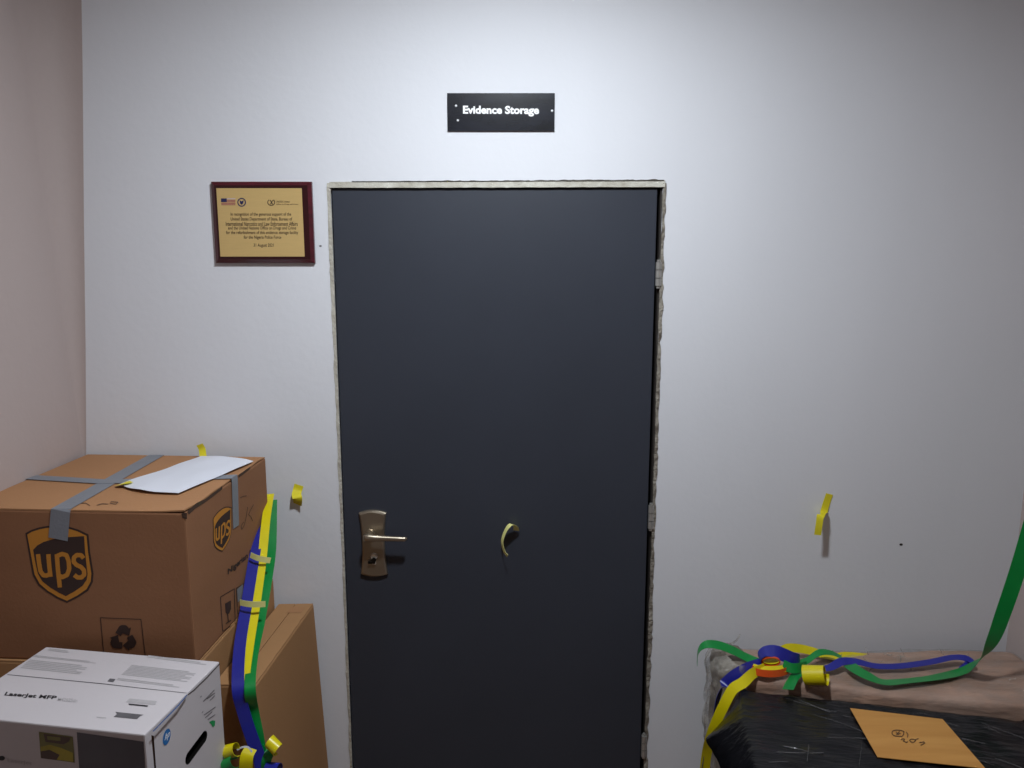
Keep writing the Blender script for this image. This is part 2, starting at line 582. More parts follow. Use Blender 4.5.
struct(fringe('trim_1', (-0.502, 0, DZ1 + 0.001), (0.421, 0, DZ1 + 0.003), 0.016, 0.017, (0, 0, 1), 'plaster', 0.006, 1, amp=0.0022), 'pale cement strip above the door')
struct(fringe('trim_2', (-0.500, 0, 0.0), (-0.500, 0, 2.06), 0.006, 0.010, (-1, 0, 0), 'plaster', 0.003, 2, 120, 0.003), 'thin plaster edge left of the door')
struct(fringe('trim_3', (0.4120, 0, 0.0), (0.4165, 0, 2.06), 0.010, 0.008, (1, 0, 0), 'plaster_dirty', 0.005, 3, 160, 0.006), 'ragged dirty plaster edge beside the hinges')
cr = fringe('trim_4', (-0.44, 0, DZ1 + 0.0175), (0.418, 0, DZ1 + 0.0205), 0.0008, 0.003, (0, 0, 1), 'crack', 0.0068, 5, 110, 0.0022)
struct(cr, 'dark crack line above the cement strip')

# ------------------------------------------------------------------ door sign
sTL, sBR = hit(447, 93, 'y', -0.006), hit(554.5, 131, 'y', -0.006)
sign = empty('door_sign', ((sTL.x + sBR.x) / 2, -0.0008, sBR.z))
tag(sign, 'black acrylic sign with white lettering above the door', 'sign')
SF = frame_of(sign.location, 0)
sw, sh = sBR.x - sTL.x, sTL.z - sBR.z
box('board', (-sw / 2, sw / 2, -0.005, 0, 0, sh), 'acrylic', sign, 0.0008)
sf = Face(sign, SF, 'y', -0.005, (0, -1, 0))
sf.text('lettering', 'Evidence Storage', (463, 116.2), (539, 116.6), (463, 105.6), 'white', bold=0.04)
for (u, v) in ((456, 105.8), (457.8, 120.4), (552, 110.8)):
    c = sf.p(u, v)
    bm = bmesh.new()
    bm_cyl(bm, (c.x, -0.0046, c.z), (0, -1, 0), 0.0036, 0.0022, 14, 0.0022)
    from_bm('screw', bm, 'screwhead', sign)

# ------------------------------------------------------------------ plaque
TH = 0.017
pl0, pl1 = hit(210.2, 182, 'y', -TH), hit(315.5, 263, 'y', -0.004)
plaque = empty('plaque', ((pl0.x + pl1.x) / 2, -0.0008, pl1.z))
tag(plaque, 'red mahogany wall plaque with engraved gold plate beside the door', 'plaque')
PF = frame_of(plaque.location, 0)
pw, ph = pl1.x - pl0.x, hit(250, 181.5, 'y', -TH).z - pl1.z
bm = bmesh.new()
bev = 0.010
A = [(-pw / 2, 0, 0), (pw / 2, 0, 0), (pw / 2, 0, ph), (-pw / 2, 0, ph)]
B = [(x, -0.010, z) for x, _, z in A]
Cc = [(-pw / 2 + bev, -TH, bev), (pw / 2 - bev, -TH, bev), (pw / 2 - bev, -TH, ph - bev), (-pw / 2 + bev, -TH, ph - bev)]
R3 = [[bm.verts.new(p) for p in L] for L in (A, B, Cc)]
for a, b in zip(R3[:-1], R3[1:]):
    for i in range(4):
        bm.faces.new((a[i], a[(i + 1) % 4], b[(i + 1) % 4], b[i]))
bm.faces.new(R3[0][::-1])
bm.faces.new(R3[2])
bb = from_bm('backing_board', bm, 'mahogany', plaque)
bb.data.materials.append(M['mahogany_dark'])  # flat front face in a darker tone than the bevels
for f in bb.data.polygons:
    if f.normal.y < -0.99:
        f.material_index = 1
g = Face(plaque, PF, 'y', -TH - 0.0012, (0, -1, 0))
ga, gb = g.p(216.2, 188.2), g.p(304.6, 256.6)
gold = box('gold_plate', (ga.x, gb.x, -TH - 0.0012, -TH + 0.0005, gb.z, ga.z), 'gold', plaque, 0.0004)
g.parent = gold


def q3(x, y):                                # pixel of a point in the 7.68x plaque enlargement
    return (200 + x / 7.677, 170 + y / 7.677)


lines = [('In recognition of the generous support of the', 236, 700, 340),
         ('United States Department of State, Bureau of', 236, 708, 377),
         ('International Narcotics and Law Enforcement Affairs', 198, 750, 411),
         ('and the United Nations Office on Drugs and Crime', 216, 738, 446),
         ('for the refurbishment of this evidence storage facility', 200, 754, 481),
         ('for the Nigeria Police Force', 336, 624, 517),
         ('31 August 2021', 412, 566, 578)]
for s, x0, x1, yc in lines:
    desc = 9
    g.text('inscription', s, q3(x0, yc + 13 + desc * 0.6), q3(x1, yc + 13 + desc * 0.6), q3(x0, yc - 14), 'ink', off=0.0004, bold=0.012)
for k in range(5):
    y0 = 218 + k * 11.5
    g.poly('flag_stripe', [[q3(164, y0), q3(272, y0), q3(272, y0 + 6.0), q3(164, y0 + 6.0)]], 'ink_red' if k else 'ink_pale', off=0.0003)
g.poly('flag_canton', [[q3(162, 218), q3(206, 218), q3(206, 246), q3(162, 246)]], 'ink_blue', off=0.0005)
g.strokes('seal_ring', [[q3(320 + 29 * math.cos(a), 248 + 30 * math.sin(a)) for a in [i * math.pi / 14 for i in range(29)]]], 1.1, 'ink_blue', off=0.0004)
g.poly('seal_emblem', [[q3(304, 232), q3(320, 240), q3(336, 232), q3(332, 256), q3(320, 268), q3(308, 256)]], 'ink_blue', off=0.0004)
g.strokes('emblem_wreath', [[q3(547 + 27 * math.cos(a), 248 + 24 * math.sin(a)) for a in [math.pi * (1.25 - i * 1.5 / 14) + math.pi * 0.0 for i in range(15)]],
                            [q3(538, 232), q3(552, 250), q3(540, 262)], [q3(560, 234), q3(546, 248), q3(558, 262)]], 0.8, 'ink', off=0.0004)
g.text('emblem_caption', 'UNODC United', q3(585, 250), q3(688, 250), q3(585, 236), 'ink', off=0.0004, bold=0.012)
g.text('emblem_caption', 'Office on Drugs and Crime', q3(585, 270), q3(756, 270), q3(585, 258), 'ink', off=0.0004, bold=0.012)


# ------------------------------------------------------------------ cartons
def carton(name, w_, d_, h_, loc, rz, m, flaps='x', seam=0.0, lift=0.0, body_mat=None):
    """loc = base centre. flaps 'x': seam runs front to back at local x=seam; 'y': seam runs left to right"""
    t = empty(name, loc, rz)
    th = 0.004
    box('body', (-w_ / 2, w_ / 2, -d_ / 2, d_ / 2, 0, h_ - th), body_mat or m, t, 0.004, 2)
    g_ = 0.0012
    if flaps:
        for side in (-1, 1):
            bm = bmesh.new()
            n, k = 26, 6
            rows = []
            for i in range(n + 1):
                s = i / n
                row = []
                for j in range(k + 1):
                    q = j / k
                    if flaps == 'x':
                        outer = (w_ / 2 - 0.0015) * side - side * abs(edge_noise(i + 31, 0.4, 0.002)) * (1 if side > 0 else 0.2)
                        x = seam + side * g_ + (outer - seam - side * g_) * q
                        y = -d_ / 2 + 0.001 + s * (d_ - 0.002)
                    else:
                        outer = (d_ / 2 - 0.0015) * side
                        y = seam + side * g_ + (outer - seam - side * g_) * q
                        x = -w_ / 2 + 0.001 + s * (w_ - 0.002)
                    z = h_ - th + 0.0003
                    if side > 0 and lift:
                        z += lift * q ** 6 * max(0, 0.35 + 0.9 * noise.noise(Vector((s * 5, 1.3, 2.0))))
                    row.append((x, y, z))
                rows.append(row)
            V = [[[bm.verts.new((x, y, z + dz)) for (x, y, z) in row] for row in rows] for dz in (0, th - 0.0006)]
            for lay in (0, 1):
                for i in range(n):
                    for j in range(k):
                        f = [V[lay][i][j], V[lay][i + 1][j], V[lay][i + 1][j + 1], V[lay][i][j + 1]]
                        bm.faces.new(f)
            for i in range(n):
                for j in (0, k):
                    bm.faces.new((V[0][i][j], V[0][i + 1][j], V[1][i + 1][j], V[1][i][j]))
            for j in range(k):
                for i in (0, n):
                    bm.faces.new((V[0][i][j], V[0][i][j + 1], V[1][i][j + 1], V[1][i][j]))
            from_bm('flap', bm, m, t)
    return t


# ---- large carton with shield logo, on top of the left stack
UR = math.radians(-3.4)
UZ, UT = 0.924, 1.294
UW, UD = 0.528, 0.483
ubr = Vector((-0.7065, -0.040))              # back right corner on plan
rot = Matrix.Rotation(UR, 2)
uc = ubr + rot @ Vector((-UW / 2, -UD / 2))
UFm = frame_of((uc.x, uc.y, UZ), UR)
uh = UT - UZ
seam_l = hit(104, 483, 'z', uh, UFm).x
ups = carton('shipping_carton', UW, UD, uh, (uc.x, uc.y, UZ), UR, 'kraft_red', 'x', seam_l, 0.007)
tag(ups, 'large brown carton with gold shield logos and grey tape, topmost of the left stack', 'carton')
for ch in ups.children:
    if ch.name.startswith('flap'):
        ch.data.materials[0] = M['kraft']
front = Face(ups, UFm, 'y', -UD / 2, (0, -1, 0))
side = Face(ups, UFm, 'x', UW / 2, (1, 0, 0))
top = Face(ups, UFm, 'z', uh, (0, 0, 1))
# dark torn slot along the right upper edge
side.poly('torn_edge', [[(238, 475), (245, 470), (250, 466.5), (250, 468.5), (244, 473.5), (238.5, 477.5)]], 'carton_inside', off=0.0009)
side.poly('torn_edge', [[(187, 511), (196, 503), (205, 499), (216, 490.5), (222, 486), (222, 489), (212, 497), (203, 503.5), (195, 508.5), (188.5, 514.5)]], 'carton_inside', off=0.0009)
# corner wear
front.poly('worn_corner', [[(181.5, 512.5), (187, 513), (187, 519), (182.5, 518)]], 'carton_inside', off=0.0004)


def logo(face, T_):
    def m(L):
        return [T_(x, y) for x, y in L]
    outer = [(163, 212), (200, 192), (250, 175), (300, 166), (370, 161), (430, 168), (500, 188), (567, 220), (577, 330), (599, 470), (595, 525), (565, 580), (500, 622), (430, 658), (365, 630), (300, 590), (245, 545), (210, 480), (190, 370)]
    gold_ = [(176, 220), (205, 203), (255, 187), (300, 178), (370, 173), (430, 180), (495, 199), (555, 228), (565, 335), (586, 470), (582, 520), (555, 570), (495, 611), (430, 644), (370, 618), (308, 580), (256, 536), (222, 474), (203, 368)]
    inner = [(214, 318), (240, 290), (280, 268), (340, 250), (420, 238), (540, 230), (546, 330), (562, 470), (556, 510), (530, 548), (480, 582), (424, 614), (375, 590), (320, 556), (272, 518), (244, 468), (228, 395)]
    o = face.poly('shield_logo', [m(outer)], 'cartonbrown', off=0.0005)
    face.poly('shield_field', [m(gold_)], 'cartongold', off=0.0008, parent=o)
    face.poly('shield_centre', [m(inner)], 'cartonbrown', off=0.0011, parent=o)
    u_ = [[(246, 345), (252, 400), (262, 455), (280, 480), (302, 482), (324, 470)], [(312, 345), (318, 420), (326, 490)]]
    p_ = [[(366, 345), (374, 450), (386, 558)], [(370, 356), (400, 343), (428, 352), (442, 390), (446, 440), (432, 478), (402, 492), (384, 484)]]
    s_ = [[(538, 372), (522, 352), (495, 350), (476, 366), (474, 394), (492, 414), (520, 426), (540, 448), (542, 476), (524, 494), (498, 494), (478, 478)]]
    bm = []
    for ln in u_ + p_ + s_:
        for (a, b) in zip(ln[:-1], ln[1:]):
            d = Vector((b[0] - a[0], b[1] - a[1]))
            n = Vector((-d.y, d.x)).normalized() * 14
            bm.append(m([(a[0] + n.x, a[1] + n.y), (b[0] + n.x, b[1] + n.y), (b[0] - n.x, b[1] - n.y), (a[0] - n.x, a[1] - n.y)]))
        for c in ln[1:-1]:
            bm.append(m([(c[0] + 14 * math.cos(k * math.pi / 4), c[1] + 14 * math.sin(k * math.pi / 4)) for k in range(8)]))
    face.poly('shield_lettering', bm, 'cartongold', off=0.0014, parent=o)


logo(front, lambda x, y: (x / 6.4, 500 + y / 6.4))


def side_map(x, y):
    s, t = (x - 165) / 432, (y - 160) / 495
    X = 93.3 + 81.7 * s - 13 * t
    Y = 176.6 - 51 * s + 184 * t
    return (190 + X / 4.042, 470 + Y / 4.042)


logo(side, side_map)


def c4(x, y):
    return (190 + x / 4.042, 470 + y / 4.042)


side.text('side_lettering', 'Nigerian F', c4(153, 430), c4(250, 346), c4(151, 400), 'marker', bold=0.03)
for ln in ([(203, 112), (215, 106), (228, 104)], [(232, 150), (226, 190), (218, 225), (208, 240), (206, 226), (216, 210)], [(256, 140), (242, 165), (236, 180), (246, 190), (252, 205)]):
    side.strokes('marker_scribble', [[c4(*p) for p in ln]], 0.45, 'marker')
fr = [c4(122, 513), c4(178, 480), c4(182, 618), c4(131, 652)]
side.strokes('fragile_frame', [fr + fr[:1]], 0.7, 'cartonbrown')
side.poly('fragile_glass', [[c4(140, 540), c4(164, 527), c4(165, 560), c4(158, 578), c4(150, 584), c4(143, 575)]], 'cartonbrown', off=0.0008)
side.strokes('fragile_stem', [[c4(151, 580), c4(154, 612)], [c4(145, 620), c4(163, 608)]], 0.9, 'cartonbrown')
side.poly('grey_patch', [[c4(189, 482), c4(212, 462), c4(216, 520), c4(192, 534)]], 'duct', off=0.0009)
fr = [c4(186, 478), c4(240, 447), c4(245, 545), c4(192, 582)]
side.strokes('handling_frame', [fr + fr[:1]], 0.7, 'cartonbrown')


def c3(x, y):
    return (x / 3.012, 600 + y / 3.012)


fr = [c3(303, 53), c3(425, 58), c3(437, 158), c3(438, 172), c3(315, 170), c3(312, 150)]
front.strokes('recycling_frame', [fr + fr[:1]], 0.7, 'cartonbrown')
R0, CX, CY = 40.0, 372.0, 116.0
for k in range(3):
    # one folded arrow: along a side of the triangle, round its corner, to the head
    ca, cb_, cc_ = (math.radians(90 + 120 * k + d) for d in (120, 0, -120))
    pa, pb1, pc1 = (Vector((R0 * math.cos(a), R0 * math.sin(a))) for a in (ca, cb_, cc_))
    st, c1, c2, en_ = pb1.lerp(pa, 0.46), pb1.lerp(pa, 0.14), pb1.lerp(pc1, 0.14), pb1.lerp(pc1, 0.24)
    hd = pb1.lerp(pc1, 0.52)
    polys = []
    for (p, q_) in ((st, c1), (c1, c2), (c2, en_)):
        n_ = Vector((-(q_ - p).y, (q_ - p).x)).normalized() * 9.5
        polys.append([p + n_, q_ + n_, q_ - n_, p - n_])
    polys.append([c1 + Vector((9.5 * math.cos(i * math.pi / 4), 9.5 * math.sin(i * math.pi / 4))) for i in range(8)])
    polys.append([c2 + Vector((9.5 * math.cos(i * math.pi / 4), 9.5 * math.sin(i * math.pi / 4))) for i in range(8)])
    n_ = Vector((-(hd - en_).y, (hd - en_).x)).normalized() * 17
    polys.append([en_ + n_, hd, en_ - n_])
    front.poly('recycling_arrow', [[c3(CX + v.x, min(CY - v.y, 168)) for v in pl_] for pl_ in polys], 'cartonbrown', off=0.0008)
for ln in ([(76, 506), (80, 503.5), (86, 503.5), (90, 506)], [(97, 505.5), (103, 504), (108, 504.5)], [(110, 503.5), (116, 504.5), (118, 502.5), (111, 502)]):
    top.strokes('marker_scribble', [ln], 0.5, 'marker', off=0.0012)

# grey tape on it
lz = 0.0016


def loc_u(u, v, axis, val):
    return hit(u, v, axis, val, UFm)


ya = -UD / 2
a0 = loc_u(57, 511.5, 'z', uh)
b0 = loc_u(153.5, 457, 'z', uh)
f0 = loc_u(58.5, 539, 'y', ya)
xs = (a0.x + b0.x) / 2
pts = [(b0.x, UD / 2 - 0.003, uh + lz), ((a0.x + b0.x) / 2, 0, uh + lz), (a0.x, ya + 0.002, uh + lz), (a0.x, ya - lz, uh - 0.002), (f0.x, ya - lz, f0.z)]
ribbon_mesh('duct_tape', pts, (1, 0, 0), 0.045, 'duct', ups, thick=0.0006, sharp=True, smooth=False)
l0, l1 = loc_u(33, 478, 'z', uh), loc_u(106, 482.5, 'z', uh)
r0, r1 = loc_u(228.5, 478.5, 'z', uh), loc_u(235.5, 527, 'x', UW / 2)
pts = [(-UW / 2 - lz, l0.y, uh - 0.09), (-UW / 2 - lz, l0.y, uh - 0.002), (-UW / 2 + 0.002, l0.y, uh + lz + 0.0006), (l1.x, l1.y, uh + lz + 0.0006), (UW / 2 - 0.06, r0.y, uh + lz + 0.0006), (UW / 2 + 0.002, r0.y, uh + lz + 0.004), (UW / 2 + lz + 0.001, r0.y, uh - 0.006), (UW / 2 + lz, r1.y, r1.z)]
ribbon_mesh('duct_tape', pts, (0, 1, 0), 0.036, 'duct', ups, thick=0.0006, sharp=True, smooth=False)

# ---- carton below it
low = carton('lower_carton', UW + 0.006, UD + 0.01, UZ - 0.0008, (uc.x, uc.y - 0.002, 0), UR, 'kraft_light', 'x', 0.0)
tag(low, 'plain brown carton under the large shield logo carton', 'carton')

# ---- tall narrow carton at the right of the stack
TZ = 0.840
TW, TD = 0.107, 0.44
tb = Vector((-0.5895, -0.032))
TRZ, TRY = math.radians(-3.6), math.radians(-2.6)
rt = Matrix.Rotation(TRZ, 2)
tcn = tb + rt @ Vector((-TW / 2 + TZ * math.sin(-TRY), -TD / 2))
tall = carton('narrow_carton', TW, TD, TZ, (tcn.x, tcn.y, TW / 2 * math.sin(-TRY)), TRZ, 'kraft_light', 'x', 0.0)
tall.rotation_euler = (0, TRY, TRZ)
tag(tall, 'tall narrow brown carton leaning between the stack and the door', 'carton')
TF = Matrix.Translation(tall.location) @ Matrix.Rotation(TRZ, 4, 'Z') @ Matrix.Rotation(TRY, 4, 'Y')
ttop = Face(tall, TF, 'z', TZ, (0, 0, 1))
ttop.poly('clear_tape', [[(291, 607), (305, 607.5), (301, 613), (286.5, 613)]], 'kraft', off=0.0007)

# ---- white printer carton in front
PR = math.radians(-8.8)
PZ = 0.975
PW, PD, PH = 0.428, 0.268, 0.37
pbr = hit(219.5, 661.5, 'z', PZ)
rp_ = Matrix.Rotation(PR, 2)
pcn = pbr.to_2d() + rp_ @ Vector((-PW / 2, -PD / 2))
pb = PZ - PH
PFm = frame_of((pcn.x, pcn.y, pb), PR)
prt = empty('printer_carton', (pcn.x, pcn.y, pb), PR)
tag(prt, 'white printer carton with black lettering and blue round logo, front left', 'carton')
# body with a real hand hole cut into its right side
bm = bmesh.new()
bm_box(bm, -PW / 2, PW / 2, -PD / 2, PD / 2, 0, PH, 0.003, 2)
body = from_bm('body', bm, 'whitebox', prt)
body.data.materials.append(M['blackmetal'])
h0, h1 = hit(189, 757.5, 'x', PW / 2, PFm), hit(203.8, 737.5, 'x', PW / 2, PFm)
bm = bmesh.new()
hr = 0.0135
ring = []
dv = (h1 - h0)
ang = math.atan2(dv.z, dv.y)
for k in range(24):
    a = 2 * math.pi * k / 24
    base = h1 if math.cos(a - ang) > 0 else h0
    ring.append((base.y + hr * math.cos(a), base.z + hr * math.sin(a)))
va = [bm.verts.new((PW / 2 - 0.05, y, z)) for y, z in ring]
vb = [bm.verts.new((PW / 2 + 0.02, y, z)) for y, z in ring]
for i in range(24):
    bm.faces.new((va[i], va[(i + 1) % 24], vb[(i + 1) % 24], vb[i]))
bm.faces.new(va)
bm.faces.new(vb)
cut = from_bm('cutter', bm, 'blackmetal')
cut.matrix_world = PFm
bpy.context.view_layer.update()
md = body.modifiers.new('hole', 'BOOLEAN')
md.object = cut
md.solver = 'EXACT'
md.material_mode = 'TRANSFER'
bpy.context.view_layer.update()
nm = bpy.data.meshes.new_from_object(body.evaluated_get(bpy.context.evaluated_depsgraph_get()))
body.modifiers.clear()
body.data = nm
bpy.data.objects.remove(cut)
pt = Face(prt, PFm, 'z', PH, (0, 0, 1))
pfr = Face(prt, PFm, 'y', -PD / 2, (0, -1, 0))
psd = Face(prt, PFm, 'x', PW / 2, (1, 0, 0))


def k6(x, y):                                 # 6x enlargement of x 100.., y 640..
    return (100 + x / 6, 640 + y / 6)


def j6(x, y):
    return (x / 6, 640 + y / 6)


pt.text('product_lettering', 'LaserJet MFP', j6(22, 340), j6(335, 366), j6(34, 312), 'print_dark', bold=0.03, shear=0.1)
pt.text('model_lettering', 'M42625dn', j6(345, 366), j6(462, 376), j6(352, 346), 'print_grey', bold=0.01)
pt.poly('top_seam', [[j6(45, 207), j6(620, 262), k6(240, 288), k6(520, 318), k6(520, 320.5), k6(240, 291), j6(620, 266), j6(44, 210)]], 'print_mid')


def textblock(x0, y0, x1, y1, xb, rows, mp, name='fine_print'):
    """grey lines of small print between a top edge (x0,y0)-(x1,y1) and lower left xb"""
    polys = []
    for i in range(rows):
        a, b = i / rows, (i + 0.55) / rows
        L = lambda q: (x0 + (xb[0] - x0) * q, y0 + (xb[1] - y0) * q)
        dx, dy = (x1 - x0), (y1 - y0)
        sh = 0.96 if i % 3 else 0.85
        pa, pb_ = L(a), L(b)
        polys.append([mp(*pa), mp(pa[0] + dx * sh, pa[1] + dy * sh), mp(pb_[0] + dx * sh, pb_[1] + dy * sh), mp(*pb_)])
    pt.poly(name, polys, 'print_grey')


textblock(210, 92, 600, 134, (196, 104), 2, j6)
textblock(180, 118, 550, 158, (118, 172), 6, j6)
textblock(300, 52, 430, 68, (280, 66), 2, j6)
textblock(290, 92, 660, 140, (278, 108), 2, k6)
textblock(190, 150, 600, 196, (125, 212), 8, k6)
textblock(110, 228, 500, 276, (96, 244), 2, k6)
pt.poly('barcode_patch', [[k6(60, 232), k6(94, 236), k6(80, 254), k6(44, 250)]], 'print_mid')
pt.poly('printer_icon', [[k6(178, 352), k6(342, 368), k6(332, 390), k6(155, 374)]], 'print_grey')
pt.poly('printer_icon', [[k6(170, 382), k6(290, 394), k6(284, 402), k6(174, 391)]], 'print_dark')
pt.poly('printer_icon', [[k6(92, 432), k6(262, 450), k6(242, 458), k6(222, 476), k6(82, 463), k6(102, 446)]], 'print_mid')
pt.poly('small_caption', [[j6(582, 462), j6(638, 466), j6(636, 471), j6(579, 467)]], 'print_grey')
pt.poly('edge_stripe', [[k6(316, 550), k6(470, 390), k6(520, 330), k6(524, 334), k6(476, 394), k6(322, 552)]], 'edge_blue', off=0.0009)
psd.poly('open_joint', [[k6(524, 326), k6(560, 300), k6(640, 222), k6(716, 140), k6(719, 143), k6(642, 227), k6(562, 305), k6(526, 330)]], 'marker', off=0.0006)
# front panel pictures
q = [k6(-100, 572), k6(270, 612), k6(274, 800), k6(-100, 800)]
pfr.poly('front_panel_print', [[(77, 732), (143.8, 741.6), (146, 785), (80, 778)]], 'panel_grey')
pfr.poly('front_photo', [[(39, 731.5), (73, 736.5), (75, 762.5), (41, 758)]], 'photo_olive')
pfr.poly('front_photo_bright', [[(41, 746.5), (50, 744.5), (61, 747.5), (73, 752.5), (73.6, 761.5), (41.5, 757.5)]], 'photo_yellow', off=0.0009)
pfr.poly('front_photo_dark', [[(44, 733.5), (71, 737), (69.5, 741), (64, 744), (46, 741.5)], [(41, 751), (50, 749.5), (60, 754.5), (57, 759.5), (41.5, 757.8)]], 'photo_brown', off=0.0012)
pfr.poly('front_photo_gap', [[(47.5, 735.5), (61, 737), (61, 740.5), (48, 739.5)]], 'photo_olive', off=0.0014)
pfr.poly('front_print', [circle(2.0, 758, 3.2, 2.4, 14)], 'print_dark')
pfr.text('front_caption', 'LaserJet', (8, 763), (32, 766), (8, 758), 'print_grey')
# side: round blue logo, handling notes, green tick
ce = k6(399, 581)
blu = []
for i in range(28):
    a = 2 * math.pi * i / 28
    blu.append((ce[0] + 3.9 * math.cos(a), ce[1] - 3.4 * math.cos(a) * 1.0 + 7.6 * math.sin(a)))
rd = psd.poly('round_logo', [blu], 'hpblue', off=0.0006)
psd.text('round_logo_lettering', 'hp', (ce[0] - 2.5, ce[1] + 6.0), (ce[0] + 2.6, ce[1] + 1.2), (ce[0] - 1.6, ce[1] - 3.0), 'white', off=0.0010, bold=0.01, shear=0.2, parent=rd)
psd.strokes('handling_note', [[k6(618, 368), k6(684, 300)], [k6(640, 352), k6(686, 318)], [k6(658, 362), k6(686, 334)], [k6(602, 342), k6(606, 336)],
                              [k6(622, 450), k6(690, 402)], [k6(630, 466), k6(670, 430)], [k6(645, 476), k6(688, 448)], [k6(610, 436), k6(616, 428)]], 0.6, 'print_mid')
psd.poly('green_mark', [[k6(654, 492), k6(672, 482), k6(690, 484), k6(688, 512), k6(676, 524), k6(668, 508)]], 'green_print')
# flap edge along the front and thick front corner
pfr.poly('corner_wear', [[(151.5, 735), (154, 735.5), (156.8, 775), (155, 775)]], 'carton_inside', off=0.0006)

sup = carton('support_carton', PW - 0.01, PD - 0.006, pb - 0.0008, (pcn.x, pcn.y, 0), PR, 'kraft', 'x', 0.0)
tag(sup, 'plain brown carton hidden beneath the white printer carton', 'carton')

# ---- sheet of paper taped on the shield carton
pp = [hit(119.5, 484, 'z', UT + 0.006), hit(201, 456, 'z', UT + 0.010), hit(253.5, 461, 'z', UT + 0.008), hit(178.5, 493, 'z', UT + 0.006)]
pe = empty('paper_sheet', (pp[0].x, pp[0].y, UT))
tag(pe, 'white paper sheet held with yellow tape on top of the shield logo carton', 'paper')
bm = bmesh.new()
n = 14
gr = []
for i in range(n + 1):
    for j in range(n + 1):
        s, t = i / n, j / n
        v = pp[0] * (1 - s) * (1 - t) + pp[1] * s * (1 - t) + pp[2] * s * t + pp[3] * (1 - s) * t
        v = v + Vector((0, 0, 0.006 * math.sin(t * math.pi) * (0.4 + s) * 0.7 + 0.003 * noise.noise(Vector((s * 3, t * 3, 0)))))
        # front edge bows outwards
        v = v + Vector((-0.012, -0.018, 0)) * (math.sin(t * math.pi) * (1 - s))
        gr.append(v - pe.location)
bm.free()
sheet_mesh('sheet', [gr[i * (n + 1):(i + 1) * (n + 1)] for i in range(n + 1)], 0.0005, 'paper', pe)
L = lambda u, v, z: hit(u, v, 'z', z) - pe.location
ribbon_mesh('tape_strip', [L(119, 484.5, UT + 0.0035), L(123, 483.5, UT + 0.010), L(131.5, 481.5, UT + 0.0115)], (0.2, 1, 0), 0.024, 'tape', pe, n=4)
LY = lambda u, v, y: hit(u, v, 'y', y) - pe.location
ribbon_mesh('tape_strip', [LY(204, 461, -0.075), LY(203, 455.5, -0.058), LY(202, 449, -0.052), LY(199.5, 444.5, -0.056)], (1, 0.1, 0), 0.019, 'tape', pe, n=5)

# ------------------------------------------------------------------ loose yellow tape on wall and door
def scrap(name, label, pts, across, width, m='tape'):
    base = Vector(pts[-1])
    o = ribbon_mesh(name, [Vector(p) - base for p in pts], across, width, m, n=6)
    o.location = base
    tag(o, label, 'tape', 'yellow tape scraps left on the wall and door')
    return o


scrap('tape_scrap', 'yellow tape scrap hanging from the wall above the wrapped bundle',
      [P(829.5, 494, 'y', -0.0012), P(826.5, 503, 'y', -0.0015), P(824, 511.5, 'y', -0.004), P(823.8, 513.5, 'y', -0.012), P(820.5, 516, 'y', -0.034), P(819.2, 524, 'y', -0.043), P(817.6, 535, 'y', -0.047)],
      [(1, 0, 0.1)] * 3 + [(1, 0.2, 0.3)] + [(1, 0.1, 0)] * 3, 0.021)
scrap('tape_scrap', 'curled yellow tape scrap on the dark door',
      [P(516.4, 530.5, 'y', 0.0), P(515.5, 526.5, 'y', -0.014), P(511, 524.6, 'y', -0.024), P(506, 530, 'y', -0.022), P(502.2, 541, 'y', -0.018), P(504, 551, 'y', -0.022), P(507.5, 556, 'y', -0.030)],
      [(0.75, -0.45, 0.3), (0.7, -0.7, 0.2), (0.6, -0.75, 0.1), (0.42, -0.9, 0.1), (0.35, -0.9, 0), (0.42, -0.85, 0.1), (0.5, -0.8, 0.2)], 0.017, 'tape_pale')
scrap('tape_scrap', 'small yellow tape scrap on the wall between carton and door',
      [P(299, 485, 'y', -0.0012), P(297.5, 490, 'y', -0.004), P(296.5, 494.5, 'y', -0.014), P(297.5, 498.5, 'y', -0.022), P(297.5, 504.5, 'y', -0.012)],
      [(1, 0, 0), (1, 0.1, 0), (1, 0.2, 0.1), (1, 0.1, 0), (1, -0.4, 0)], 0.027)


# ------------------------------------------------------------------ ribbons, left bunch
def ribbon(name, label, pts, across, width, m, group):
    base = Vector(pts[-1])
    o = ribbon_mesh(name, [Vector(p) - base for p in pts], across, width, m)
    o.location = base
    tag(o, label, 'ribbon', group)
    return o


GL = 'satin ribbons hanging over the narrow carton'
edge_y = -0.490


def run(px_top, px_mid, px_edge, px_low, dy, low=None):
    """wall end -> taut over to the front edge of the narrow carton -> down its front"""
    out = [hit(*px_top, 'y', -0.022 + dy)]
    a, b = out[0], hit(*px_edge, 'y', edge_y + dy)
    for k, pm in enumerate(px_mid):
        t = (k + 1) / (len(px_mid) + 1)
        out.append(hit(*pm, 'y', a.y + (b.y - a.y) * t))
    out.append(b)
    for k, pl_ in enumerate(px_low):
        out.append(hit(*pl_, 'y', edge_y - 0.012 - 0.01 * k + (dy if low is None else low)))
    return out


